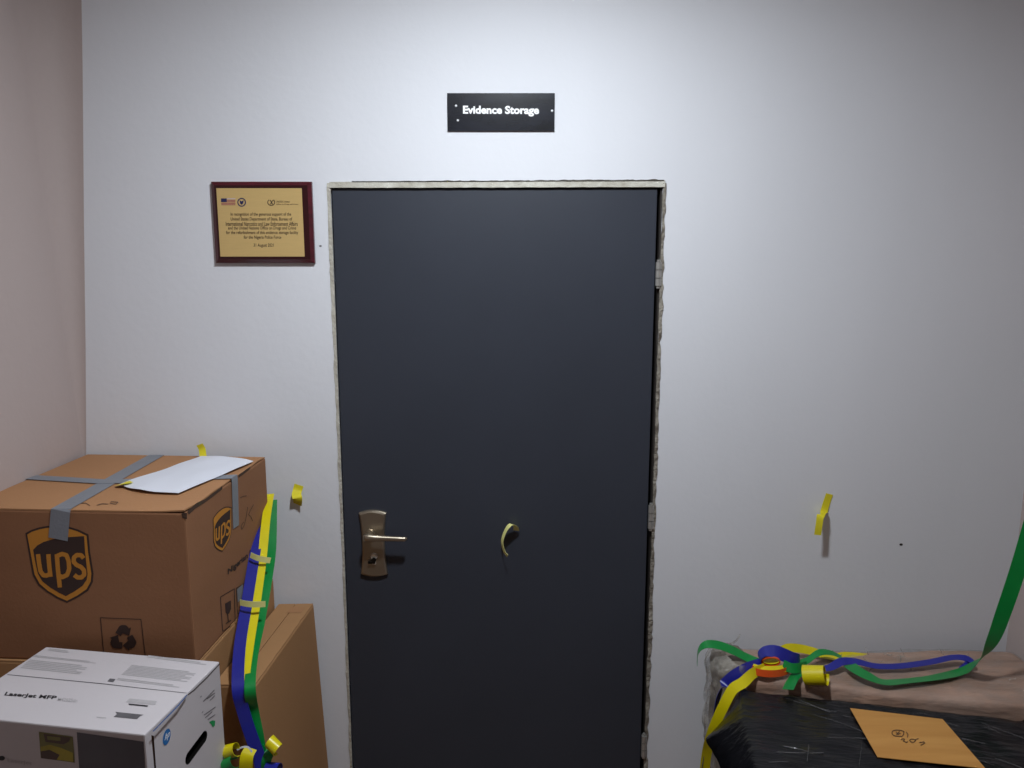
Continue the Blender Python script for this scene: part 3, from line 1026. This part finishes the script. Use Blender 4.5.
ac = (1, 0.25, 0.12)
ribbon('satin_ribbon', 'green satin ribbon hanging down beside the stacked left cartons',
       run((272.5, 500), [(271.5, 548), (267, 582), (260, 622), (253, 655)], (250, 688), [(253.5, 712), (258, 735), (261, 755), (263, 775)], -0.012, 0.010), ac, 0.026, 'green', GL)
ribbon('satin_ribbon', 'yellow satin ribbon taped between the blue and green ones at left',
       run((270, 494), [(266, 520), (262, 560), (256.5, 600), (250, 640)], (244.5, 680), [(246, 694)], 0.010), ac, 0.024, 'yellow', GL)
ribbon('satin_ribbon', 'blue satin ribbon hanging over the narrow carton edge',
       run((262, 512), [(259, 530), (253, 565), (246.5, 605), (240, 645)], (238, 686), [(243, 710), (251, 735), (259, 757), (263, 775)], -0.006), ac, 0.029, 'blue', GL)


def band(label, u0, v0, u1, v1, y):
    a, b = hit(u0, v0, 'y', y), hit(u1, v1, 'y', y)
    d = b - a
    pts = [a, a + d * 0.35 + Vector((0, -0.006, 0)), a + d * 0.7 + Vector((0, -0.005, 0)), b]
    o = ribbon_mesh('tape_band', [p - b for p in pts], (0.1, 0, 1), 0.016, 'tape_pale', n=4)
    o.location = b
    tag(o, label, 'tape', 'pale tape binding the left ribbons')


band('upper pale yellow tape binding the three left ribbons', 250.5, 555, 270.5, 560.5, -0.215)
band('lower pale yellow tape binding the three left ribbons', 240, 602.5, 265.5, 604, -0.330)
GB = 'curled ribbon ends at the foot of the left bunch'
def curl(label, cu, cv, y, rpx, m, width, group, axis, start=0.0, sweep=1.7, grow=0.0):
    """a curl of ribbon: strip rolled round an axis, so its outer face shows"""
    c = hit(cu, cv, 'y', y)
    px = (hit(cu + 1, cv, 'y', y) - c).length
    ax = Vector(axis).normalized()
    e1 = (Vector((0, 0, 1)) - ax * ax.z).normalized()
    e2 = ax.cross(e1)
    pts = []
    for i in range(15):
        a = math.pi * (start + sweep * i / 14)
        r = rpx * px * (1 - grow * i / 14)
        pts.append(c + (e1 * math.cos(a) + e2 * math.sin(a)) * r + ax * 0.0006 * i)
    return ribbon('ribbon_curl', label, pts, axis, width, m, group)


curl('yellow ribbon curl beside the white printer carton', 230, 751, -0.60, 6.5, 'yellow', 0.030, GB, (0.95, -0.25, 0.38), -0.6, 1.6)
curl('green ribbon curl under the left yellow curl', 229, 764, -0.615, 6.5, 'green', 0.028, GB, (0.9, -0.2, 0.55), -0.5, 1.5)
curl('yellow ribbon curl right of the blue ribbon end', 272.5, 744, -0.56, 6.2, 'yellow', 0.030, GB, (0.75, -0.35, -0.55), -0.6, 1.7)
ribbon('ribbon_end', 'green ribbon end below the right yellow curl', [P(272, 749, 'y', -0.545), P(268, 756, 'y', -0.56), P(266, 764, 'y', -0.565), P(267, 776, 'y', -0.56)], (1, 0.3, 0), 0.022, 'green', GB)
ribbon('ribbon_end', 'yellow ribbon end beside the foot of the blue ribbon', [P(251, 748, 'y', -0.535), P(247, 756, 'y', -0.55), P(246, 766, 'y', -0.555), P(246, 780, 'y', -0.55)], (1, 0.2, 0), 0.030, 'yellow', GB)
curl('dark blue ribbon curl at the foot of the left bunch', 272, 770, -0.57, 7, 'blue', 0.034, GB, (0.95, -0.3, 0.1), -0.6, 1.3)
wt = [P(237, 750, 'y', -0.585), P(242, 747.3, 'y', -0.585), P(248, 747.2, 'y', -0.58), P(252, 752, 'y', -0.575)]
ribbon('ribbon_edge', 'thin white cord arching between the left ribbon curls', wt, (0, 0.3, 1), 0.004, 'paper', GB)

# ------------------------------------------------------------------ right: wrapped bundles
BZ = 0.715


def wrapped(name, plan, z0, z1, material, rnd, amp, seed, parent, nz=10, nl=26, offset=0.0, stretch=(1, 1, 1), topmat=None):
    """soft-edged prism over a four-sided plan with wrinkles"""
    c = sum((Vector(p) for p in plan), Vector((0, 0))) / 4
    bm = bmesh.new()
    per = []
    for k in range(4):
        a, b = Vector(plan[k]), Vector(plan[(k + 1) % 4])
        m_ = max(6, int((b - a).length / 0.022))
        for i in range(m_):
            per.append(a.lerp(b, i / m_))
    # slightly round the corners
    per2 = []
    L_ = len(per)
    for i in range(L_):
        per2.append((per[i - 1] + per[i] * 2 + per[(i + 1) % L_]) / 4)

    def pnt(p, inset, z):
        d = (c - p)
        q_ = p + d.normalized() * inset
        nn = noise.noise(Vector((q_.x * 9 * stretch[0] + seed, q_.y * 14 * stretch[1], z * 12 * stretch[2])))
        n2 = noise.noise(Vector((q_.x * 34 * stretch[0] + seed, q_.y * 40 * stretch[1] + 7, z * 30 * stretch[2])))
        n3 = abs(noise.noise(Vector((q_.x * 60 * stretch[0], q_.y * 60 * stretch[1], z * 60 * stretch[2] + seed))))
        dd = amp * (nn + 0.5 * n2 - 0.5 * n3)
        out = -d.normalized()
        return Vector((q_.x, q_.y, z)) + Vector((out.x * (dd + offset), out.y * (dd + offset), (dd + offset) * 0.6 if inset > rnd * 0.5 else 0))
    rings = []
    for i in range(nz + 1):
        z = z0 + (z1 - rnd - z0) * i / nz
        rings.append([bm.verts.new(pnt(p, 0, z)) for p in per2])
    for k in range(1, 5):
        a = math.pi / 2 * k / 4
        rings.append([bm.verts.new(pnt(p, rnd * (1 - math.cos(a)), z1 - rnd + rnd * math.sin(a))) for p in per2])
    for k in range(1, 9):
        rings.append([bm.verts.new(pnt(p, rnd + (((c - p).length - rnd) * 0.94) * k / 8, z1)) for p in per2])
    for r0, r1 in zip(rings[:-1], rings[1:]):
        for i in range(L_):
            bm.faces.new((r0[i], r0[(i + 1) % L_], r1[(i + 1) % L_], r1[i]))
    bm.faces.new(rings[-1])
    bm.faces.new(rings[0][::-1])
    o = from_bm(name, bm, material, parent, True)
    return o


plan_b = [(0.600, -0.205), (1.470, -0.385), (1.494, -0.060), (0.600, -0.050)]
cb = sum((Vector(p) for p in plan_b), Vector((0, 0))) / 4
bun = empty('wrapped_bundle', (cb.x, cb.y, 0))
tag(bun, 'long brown bundle in clear stretch film against the wall at right', 'package')
pl_l = [(x - cb.x, y - cb.y) for x, y in plan_b]
wrapped('bundle_body', pl_l, 0.0, BZ - 0.006, 'wrapbrown', 0.022, 0.006, 3.0, bun, 16)
wrapped('stretch_film', pl_l, 0.01, BZ - 0.004, 'film', 0.022, 0.008, 11.0, bun, 16, offset=0.004, stretch=(0.7, 1, 1.3))
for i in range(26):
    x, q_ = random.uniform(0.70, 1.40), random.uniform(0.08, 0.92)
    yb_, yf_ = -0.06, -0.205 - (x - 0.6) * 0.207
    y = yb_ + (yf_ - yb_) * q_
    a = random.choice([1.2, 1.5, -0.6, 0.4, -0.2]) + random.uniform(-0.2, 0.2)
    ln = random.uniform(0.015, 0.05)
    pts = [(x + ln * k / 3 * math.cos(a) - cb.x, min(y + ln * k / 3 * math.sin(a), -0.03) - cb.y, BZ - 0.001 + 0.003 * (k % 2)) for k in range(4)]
    ribbon_mesh('crease_glint', pts, (-math.sin(a), math.cos(a), 0.6), random.uniform(0.0015, 0.0035), 'film_bunched', bun, thick=0.0008, n=2)  # whitish strips painted in as glints on the clear film
# bunched film sticking out at the left end
bm = bmesh.new()
nu, nv = 40, 44
gv = []
for i in range(nu + 1):
    for j in range(nv + 1):
        s, t = i / nu, j / nv
        z = 0.36 + (BZ + 0.028 - 0.36) * t
        ang2 = math.radians(-100 + 190 * s)
        rx = 0.040 + 0.025 * t
        x = 0.622 - rx * math.cos(ang2) * (1 if t < 0.93 else 1 - (t - 0.93) * 4) + max(0, t - 0.9) * 0.6 * (0.3 + 0.7 * s)
        y = -0.135 + 0.075 * math.sin(ang2)
        d = noise.noise(Vector((x * 22, y * 22, z * 9))) * 0.012 + noise.noise(Vector((x * 60, y * 60, z * 24))) * 0.008 + abs(noise.noise(Vector((x * 45, y * 45, z * 14 + 5)))) * 0.012
        v = Vector((x - d * math.cos(ang2), min(y + d * math.sin(ang2), -0.012), z + d * 0.8 * (t > 0.9)))
        gv.append(bm.verts.new(v - bun.location))
for i in range(nu):
    for j in range(nv):
        a = i * (nv + 1) + j
        bm.faces.new((gv[a], gv[a + nv + 1], gv[a + nv + 2], gv[a + 1]))
from_bm('bunched_film', bm, 'film_bunched', bun, True)
# crumpled grey-beige lump under the film at the end
pl_e = [(0.585 - cb.x, -0.185 - cb.y), (0.68 - cb.x, -0.195 - cb.y), (0.68 - cb.x, -0.04 - cb.y), (0.590 - cb.x, -0.045 - cb.y)]
wrapped('crumpled_end', pl_e, 0.30, BZ + 0.012, 'wrapgrey', 0.02, 0.016, 5.0, bun, 14)

# ---- black wrapped package in front
KZ = 0.70
KR = math.radians(-11.5)
kbl = hit(742, 687, 'z', KZ)
blk = empty('black_package', (kbl.x, kbl.y, 0.50), KR)
tag(blk, 'flat package in glossy black stretch film in front of the brown bundle', 'package')
KF = frame_of((kbl.x, kbl.y, 0.50), KR)
KL, KD = 0.70, 0.40
zt = KZ - 0.50
kft = hit(712.5, 734, 'z', 0.70 - 0.50 - 0.075, KF)
# section across the end: top edge, protruding ridge, lower edge (local x outwards negative)
bm = bmesh.new()
sec = [(0.0, zt, 1.0), (-0.012, zt - 0.012, 1), (-0.030, zt - 0.045, 1), (-0.046, zt - 0.080, 1), (-0.030, zt - 0.120, 1), (0.004, zt - 0.165, 1), (0.02, 0.0, 1)]
ny = 34
rows = []


def wr(x, y, z, amp, s):
    d = noise.noise(Vector((x * 16 + s, y * 20, z * 22))) * amp + noise.noise(Vector((x * 40, y * 70 + s, z * 60))) * amp * 0.6 - abs(noise.noise(Vector((x * 30 + y * 30, y * 30 - x * 12, z * 40 + s)))) * amp * 0.8
    return d


nxs = 46
for j in range(ny + 1):
    y = -KD * j / ny
    taper = 0.0
    row = []
    ends = []
    sc_ = min(1.0, 0.25 + 2.6 * min(j / ny, 1 - j / ny))
    for (x, z, _) in sec:
        d = wr(x, y, z, 0.004, 2)
        tip = 0.088 * max(0.0, 1 - abs(y + 0.135) / (0.155 if y > -0.135 else 0.27)) ** 0.9 * max(0.0, 1 - abs(z - (zt - 0.080)) / 0.085)
        ends.append(Vector((x * 0.25 - tip + d, y, z + (d * 0.4 if z < zt else 0))))
    # underside -> left end (bottom to top) -> top across -> right end down
    row += ends[::-1]
    for i in range(1, nxs):
        x = KL * i / nxs
        d = wr(x, y, zt, 0.0045, 9)
        edge = min(j, ny - j)
        dz = -0.012 if edge == 0 else (-0.003 if edge == 1 else 0)
        row.append(Vector((x, y, zt + d + dz)))
    for (x, z, _) in [(0, zt - 0.004, 1), (-0.014, zt - 0.02, 1), (-0.03, zt - 0.07, 1), (-0.02, zt - 0.13, 1), (0, 0.0, 1)]:
        d = wr(KL - x, y, z, 0.004, 5)
        row.append(Vector((KL - x + d, y, z)))
    rows.append([bm.verts.new(v) for v in row])
for r0, r1 in zip(rows[:-1], rows[1:]):
    for i in range(len(r0)):
        k = (i + 1) % len(r0)
        bm.faces.new((r0[i], r0[k], r1[k], r1[i]))
bm.faces.new(rows[0])
bm.faces.new(rows[-1][::-1])
from_bm('package_body', bm, 'blackwrap', blk, True)
# stretched film creases on the top, pale strips standing in for glints
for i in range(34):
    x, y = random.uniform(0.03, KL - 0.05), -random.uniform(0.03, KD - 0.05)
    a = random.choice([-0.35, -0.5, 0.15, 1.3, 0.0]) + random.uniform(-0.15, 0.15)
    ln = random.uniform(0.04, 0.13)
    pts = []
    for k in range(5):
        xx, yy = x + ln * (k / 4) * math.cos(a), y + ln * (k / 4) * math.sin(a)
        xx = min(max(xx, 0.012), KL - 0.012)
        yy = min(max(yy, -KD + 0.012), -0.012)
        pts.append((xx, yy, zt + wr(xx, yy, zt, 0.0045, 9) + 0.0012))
    ribbon_mesh('crease_glint', pts, (-math.sin(a), math.cos(a), 0.5), random.uniform(0.0010, 0.0022), 'crease_glint', blk, thick=0.0008, n=2)

# carton under the black package
kc = KF @ Vector((KL / 2 + 0.01, -KD / 2, 0))
ks = empty('film_wrapped_carton', (kc.x, kc.y, 0), KR)
tag(ks, 'film wrapped brown carton beneath the black package', 'carton')
hw, hd = KL / 2 - 0.01, KD / 2 - 0.01
plk = [(-hw, -hd), (hw, -hd), (hw, hd), (-hw, hd)]
wrapped('carton_body', plk, 0.0, 0.494, 'wrapbrown', 0.012, 0.003, 21.0, ks, 10)
wrapped('stretch_film', plk, 0.01, 0.495, 'film', 0.012, 0.003, 31.0, ks, 10, offset=0.003)

# ---- kraft envelope on the black package
ev = [hit(850, 708.5, 'z', KZ + 0.004), hit(942.5, 719.5, 'z', KZ + 0.004), hit(985.5, 769, 'z', KZ + 0.004), hit(877.5, 757.5, 'z', KZ + 0.004)]
ec = sum(ev, Vector()) / 4
en = empty('kraft_envelope', (ec.x, ec.y, KZ + 0.002))
tag(en, 'orange brown envelope with handwritten mark on the black package', 'envelope')
bm = bmesh.new()
gv = []
n = 10
for i in range(n + 1):
    for j in range(n + 1):
        s, t = i / n, j / n
        v = ev[0] * (1 - s) * (1 - t) + ev[1] * s * (1 - t) + ev[2] * s * t + ev[3] * (1 - s) * t
        z = 0.0035 + 0.0015 * math.sin(s * math.pi) * math.sin(t * math.pi)
        gv.append(Vector((v.x - ec.x, v.y - ec.y, z)))
bm.free()
sheet_mesh('sheet', [gv[i * (n + 1):(i + 1) * (n + 1)] for i in range(n + 1)], 0.0015, 'envelope', en)
EF = Face(en, frame_of(en.location, 0), 'z', 0.0055, (0, 0, 1))


def e14(x, y):
    return (880 + x / 14.63, 720 + y / 14.63)


EF.strokes('handwriting', [[e14(*p) for p in L_] for L_ in (
    [(185, 215), (172, 190), (190, 160), (240, 148), (300, 152), (350, 170), (345, 215), (320, 242), (270, 240), (215, 235), (185, 215)],
    [(235, 175), (260, 215), (300, 195)], [(240, 215), (285, 170)], [(385, 180), (410, 215), (400, 255)],
    [(310, 290), (335, 275), (360, 285), (340, 310), (385, 330), (405, 318)], [(430, 300), (455, 282), (495, 285), (520, 305), (490, 330), (450, 322), (430, 300)],
    [(515, 290), (560, 275)], [(575, 335), (640, 322), (655, 340), (595, 372)])], 0.65, 'marker', off=0.0006)

# ------------------------------------------------------------------ ribbons on the right bundle
GR_ = 'satin ribbons lying on the wrapped bundle'
zb = BZ + 0.008
Zp = lambda u, v, dz=0.0: hit(u, v, 'z', zb + dz)
flat = (0.15, 1, 0)
ribbon('satin_ribbon', 'long green satin ribbon rising from the bundle toward the right wall',
       [P(1104, 280, 'x', XR - 0.003), P(1062, 425, 'y', -0.30), P(1040, 495, 'y', -0.29), P(1019, 566, 'y', -0.275), P(1005, 608, 'y', -0.262), P(993, 640, 'y', -0.25), P(980, 660, 'y', -0.24), Zp(962, 671), Zp(935, 677.5), Zp(905, 681), Zp(884, 682, 0.004), Zp(868, 676, 0.012), Zp(856, 669.5, 0.014), Zp(848, 663.5, 0.008)],
       [(0.15, -1, -0.3), (1, -0.5, -0.3), (1, -0.5, -0.3), (1, -0.5, -0.3), (1, -0.4, -0.3), (1, 0.0, -0.2), (0.7, 0.8, -0.1), (0.1, 1, -0.1), (0, 1, -0.2), (0.0, 1, -0.22), (0.2, 1, -0.1), (0.7, 0.8, 0.1), (0.8, 0.6, 0.1), (0.8, 0.6, 0)], 0.036, 'green', GR_)
ribbon('satin_ribbon', 'blue satin ribbon lying along the brown bundle by the wall',
       [Zp(816, 670, 0.002), Zp(830, 667.5, 0.008), Zp(842, 661.5, 0.016), Zp(856, 661.5, 0.013), Zp(876, 666, 0.005), Zp(900, 666, 0.005), Zp(930, 662, 0.008), Zp(952, 657.5, 0.014), Zp(966, 658.5, 0.014), Zp(970, 664, 0.008), Zp(962, 668, 0.002)],
       [(0.3, 1, 0), (0.4, 0.8, 0.2), (0.4, 0.8, 0.3), (0.2, 1, 0.3), (0, 1, 0.15), (0, 1, 0.1), (-0.1, 1, 0.05), (0, 1, 0.05), (0.4, 0.8, 0.3), (1, 0.5, 0.4), (0.8, 0.8, 0)], 0.024, 'blue', GR_)
ribbon('satin_ribbon', 'green satin ribbon arching out over the bunched film at the bundle end',
       [P(697, 664, 'y', -0.15), P(698.5, 651, 'y', -0.15), P(706, 644.5, 'y', -0.15), P(718, 645, 'y', -0.15), P(732, 650, 'y', -0.155), P(747, 657.5, 'y', -0.165), P(762, 664, 'y', -0.185)],
       [(0.2, 1, 0), (0.2, 1, 0.1), (0.1, 1, 0.4), (0.0, 1, 0.7), (0, 1, 0.75), (0, 1, 0.6), (0, 1, 0.5)], 0.026, 'green', GR_)
ribbon('satin_ribbon', 'blue satin ribbon running down off the end of the bundle',
       [P(775, 662, 'y', -0.18), P(757, 665, 'y', -0.195), P(742, 671, 'y', -0.215), P(728, 680.5, 'y', -0.235), P(720, 693, 'y', -0.25), P(715, 712, 'y', -0.26), P(709, 738, 'y', -0.265), P(702, 775, 'y', -0.27)],
       [(0, 1, 0.8), (0, 0.8, 1), (0.1, 0.8, 1), (0.5, 0.5, 0.9), (0.8, 0.8, 0.5), (0.7, 1, 0.2), (0.7, 1, 0.1), (0.7, 1, 0.1)], 0.030, 'blue', GR_)
ribbon('satin_ribbon', 'yellow satin ribbon falling beside the black package end',
       [P(765, 668, 'y', -0.21), P(753, 673.5, 'y', -0.225), P(743, 682.5, 'y', -0.252), P(733, 689, 'y', -0.270), P(725, 703, 'y', -0.285), P(717, 720, 'y', -0.29), P(711, 736, 'y', -0.29), P(707, 752, 'y', -0.28), P(704, 775, 'y', -0.275)],
       [(0.6, 0, -0.8), (0.65, -0.1, -0.75), (0.7, -0.5, -0.6), (0.85, -0.3, -0.55), (0.9, -0.2, -0.4), (0.95, -0.1, -0.35), (1, 0, -0.3), (1, 0.1, -0.2), (1, 0.1, -0.2)], 0.028, 'yellow', GR_)
ribbon('satin_ribbon', 'yellow satin ribbon waving along the wall behind the blue loop',
       [P(780, 652, 'y', -0.12), P(788, 648, 'y', -0.115), P(800, 648.5, 'y', -0.11), P(815, 652, 'y', -0.11), P(826, 656, 'y', -0.115), P(836, 657.5, 'y', -0.11), P(846, 656, 'y', -0.10), P(868, 657, 'y', -0.09), P(885, 658.5, 'y', -0.09)],
       [(0, 0.6, 1), (0, 0.6, 1), (0.1, 0.6, 1), (0.1, 0.8, 0.8), (0, 1, 0.3), (0, 1, 0.2), (0, 0.8, 0.7), (0, 1, 0.4), (0, 1, 0)], 0.024, 'yellow', GR_)
ribbon('satin_ribbon', 'thin twisted green ribbon between the blue loop and blue ribbon',
       [P(798, 663.5, 'y', -0.175), P(807, 660.5, 'y', -0.165), P(815, 655, 'y', -0.155), P(822, 652, 'y', -0.145), P(832, 653, 'y', -0.14), P(842, 657.5, 'y', -0.145)],
       [(0.3, 1, 0.2), (0.3, 1, 0.25), (0.2, 1, 0.2), (0, 1, 0.3), (0, 1, 0.2), (0.2, 1, 0)], 0.022, 'green', GR_)
# blue loop like a flattened roll, orange and yellow loops within and below it
def ell(cu, cv, y, ru, rv, m, width, label, start=0.0, sweep=2.0, across=(0, 1, 0.25), tilt=0.0, name='ribbon_loop', n=16):
    c = hit(cu, cv, 'y', y)
    px = (hit(cu + 1, cv, 'y', y) - c).length
    pts = []
    for i in range(n + 1):
        a = math.pi * (start + sweep * i / n)
        x, z = ru * px * math.cos(a), rv * px * math.sin(a)
        pts.append(c + Vector((x * math.cos(tilt) - z * math.sin(tilt), 0, x * math.sin(tilt) + z * math.cos(tilt))))
    return ribbon(name, label, pts, across, width, m, GR_)


ribbon('satin_ribbon', 'wide dark blue ribbon fold around the small orange loop',
       [P(772, 664.5, 'y', -0.178), P(761.5, 662, 'y', -0.178), P(759.5, 656.5, 'y', -0.178), P(765, 651.5, 'y', -0.178), P(775, 651.5, 'y', -0.182), P(784, 655, 'y', -0.188), P(792, 658.5, 'y', -0.190), P(798.5, 660.5, 'y', -0.178), P(800, 661, 'y', -0.160)],
       [(0, 1, 0.1), (0, 1, 0.15), (0.1, 1, 0.15), (0, 1, 0.3), (0, 0.8, 0.8), (0, 0.45, 1), (0.05, 0.4, 1), (0.05, 0.4, 1), (0, 0.4, 1)], 0.036, 'blue', GR_)
ell(771, 659.5, -0.188, 9, 4.4, 'orange', 0.022, 'small orange ribbon loop inside the wide blue loop', 0.0, 2.0, (0.3, 0.95, 0.22))
ell(771, 658.6, -0.186, 7.8, 3.0, 'yellow', 0.022, 'small yellow ribbon loop lining the orange loop', 0.0, 2.0, (0.3, 0.95, 0.22))
ribbon('satin_ribbon', 'orange red ribbon bulging below the wide blue loop',
       [P(752, 668.5, 'y', -0.205), P(757, 672.0, 'y', -0.222), P(767, 673.6, 'y', -0.230), P(778, 673.4, 'y', -0.228), P(786, 671.2, 'y', -0.218), P(791, 668, 'y', -0.205)],
       (0, 0.25, 1), 0.019, 'orange', GR_)
ribbon('satin_ribbon', 'yellow ribbon strip above the orange red bulge',
       [P(752, 667, 'y', -0.200), P(758, 668.4, 'y', -0.212), P(768, 669.4, 'y', -0.218), P(779, 669.1, 'y', -0.216), P(790, 667.6, 'y', -0.205)],
       (0, 0.9, 0.5), 0.020, 'yellow', GR_)
ribbon('ribbon_end', 'dark green ribbon knot left of the yellow curl',
       [P(783, 664.5, 'y', -0.205), P(791, 668, 'y', -0.222), P(799, 668, 'y', -0.222), P(807, 666, 'y', -0.205)], (0.1, 0.5, 1), 0.026, 'green', GR_)
ribbon('ribbon_end', 'green ribbon tail pointing down onto the black package',
       [P(799, 672, 'y', -0.218), P(795.5, 676, 'y', -0.232), P(791.5, 682, 'y', -0.258), P(788, 689.5, 'y', -0.290)], (1, 0.1, 0.25), 0.030, 'green', GR_)
curl('yellow satin ribbon curl on the wrapped bundle', 813.5, 675.5, -0.248, 10.0, 'yellow', 0.056, GR_, (0.84, -0.48, 0.24), -0.5, 1.95, 0.15)
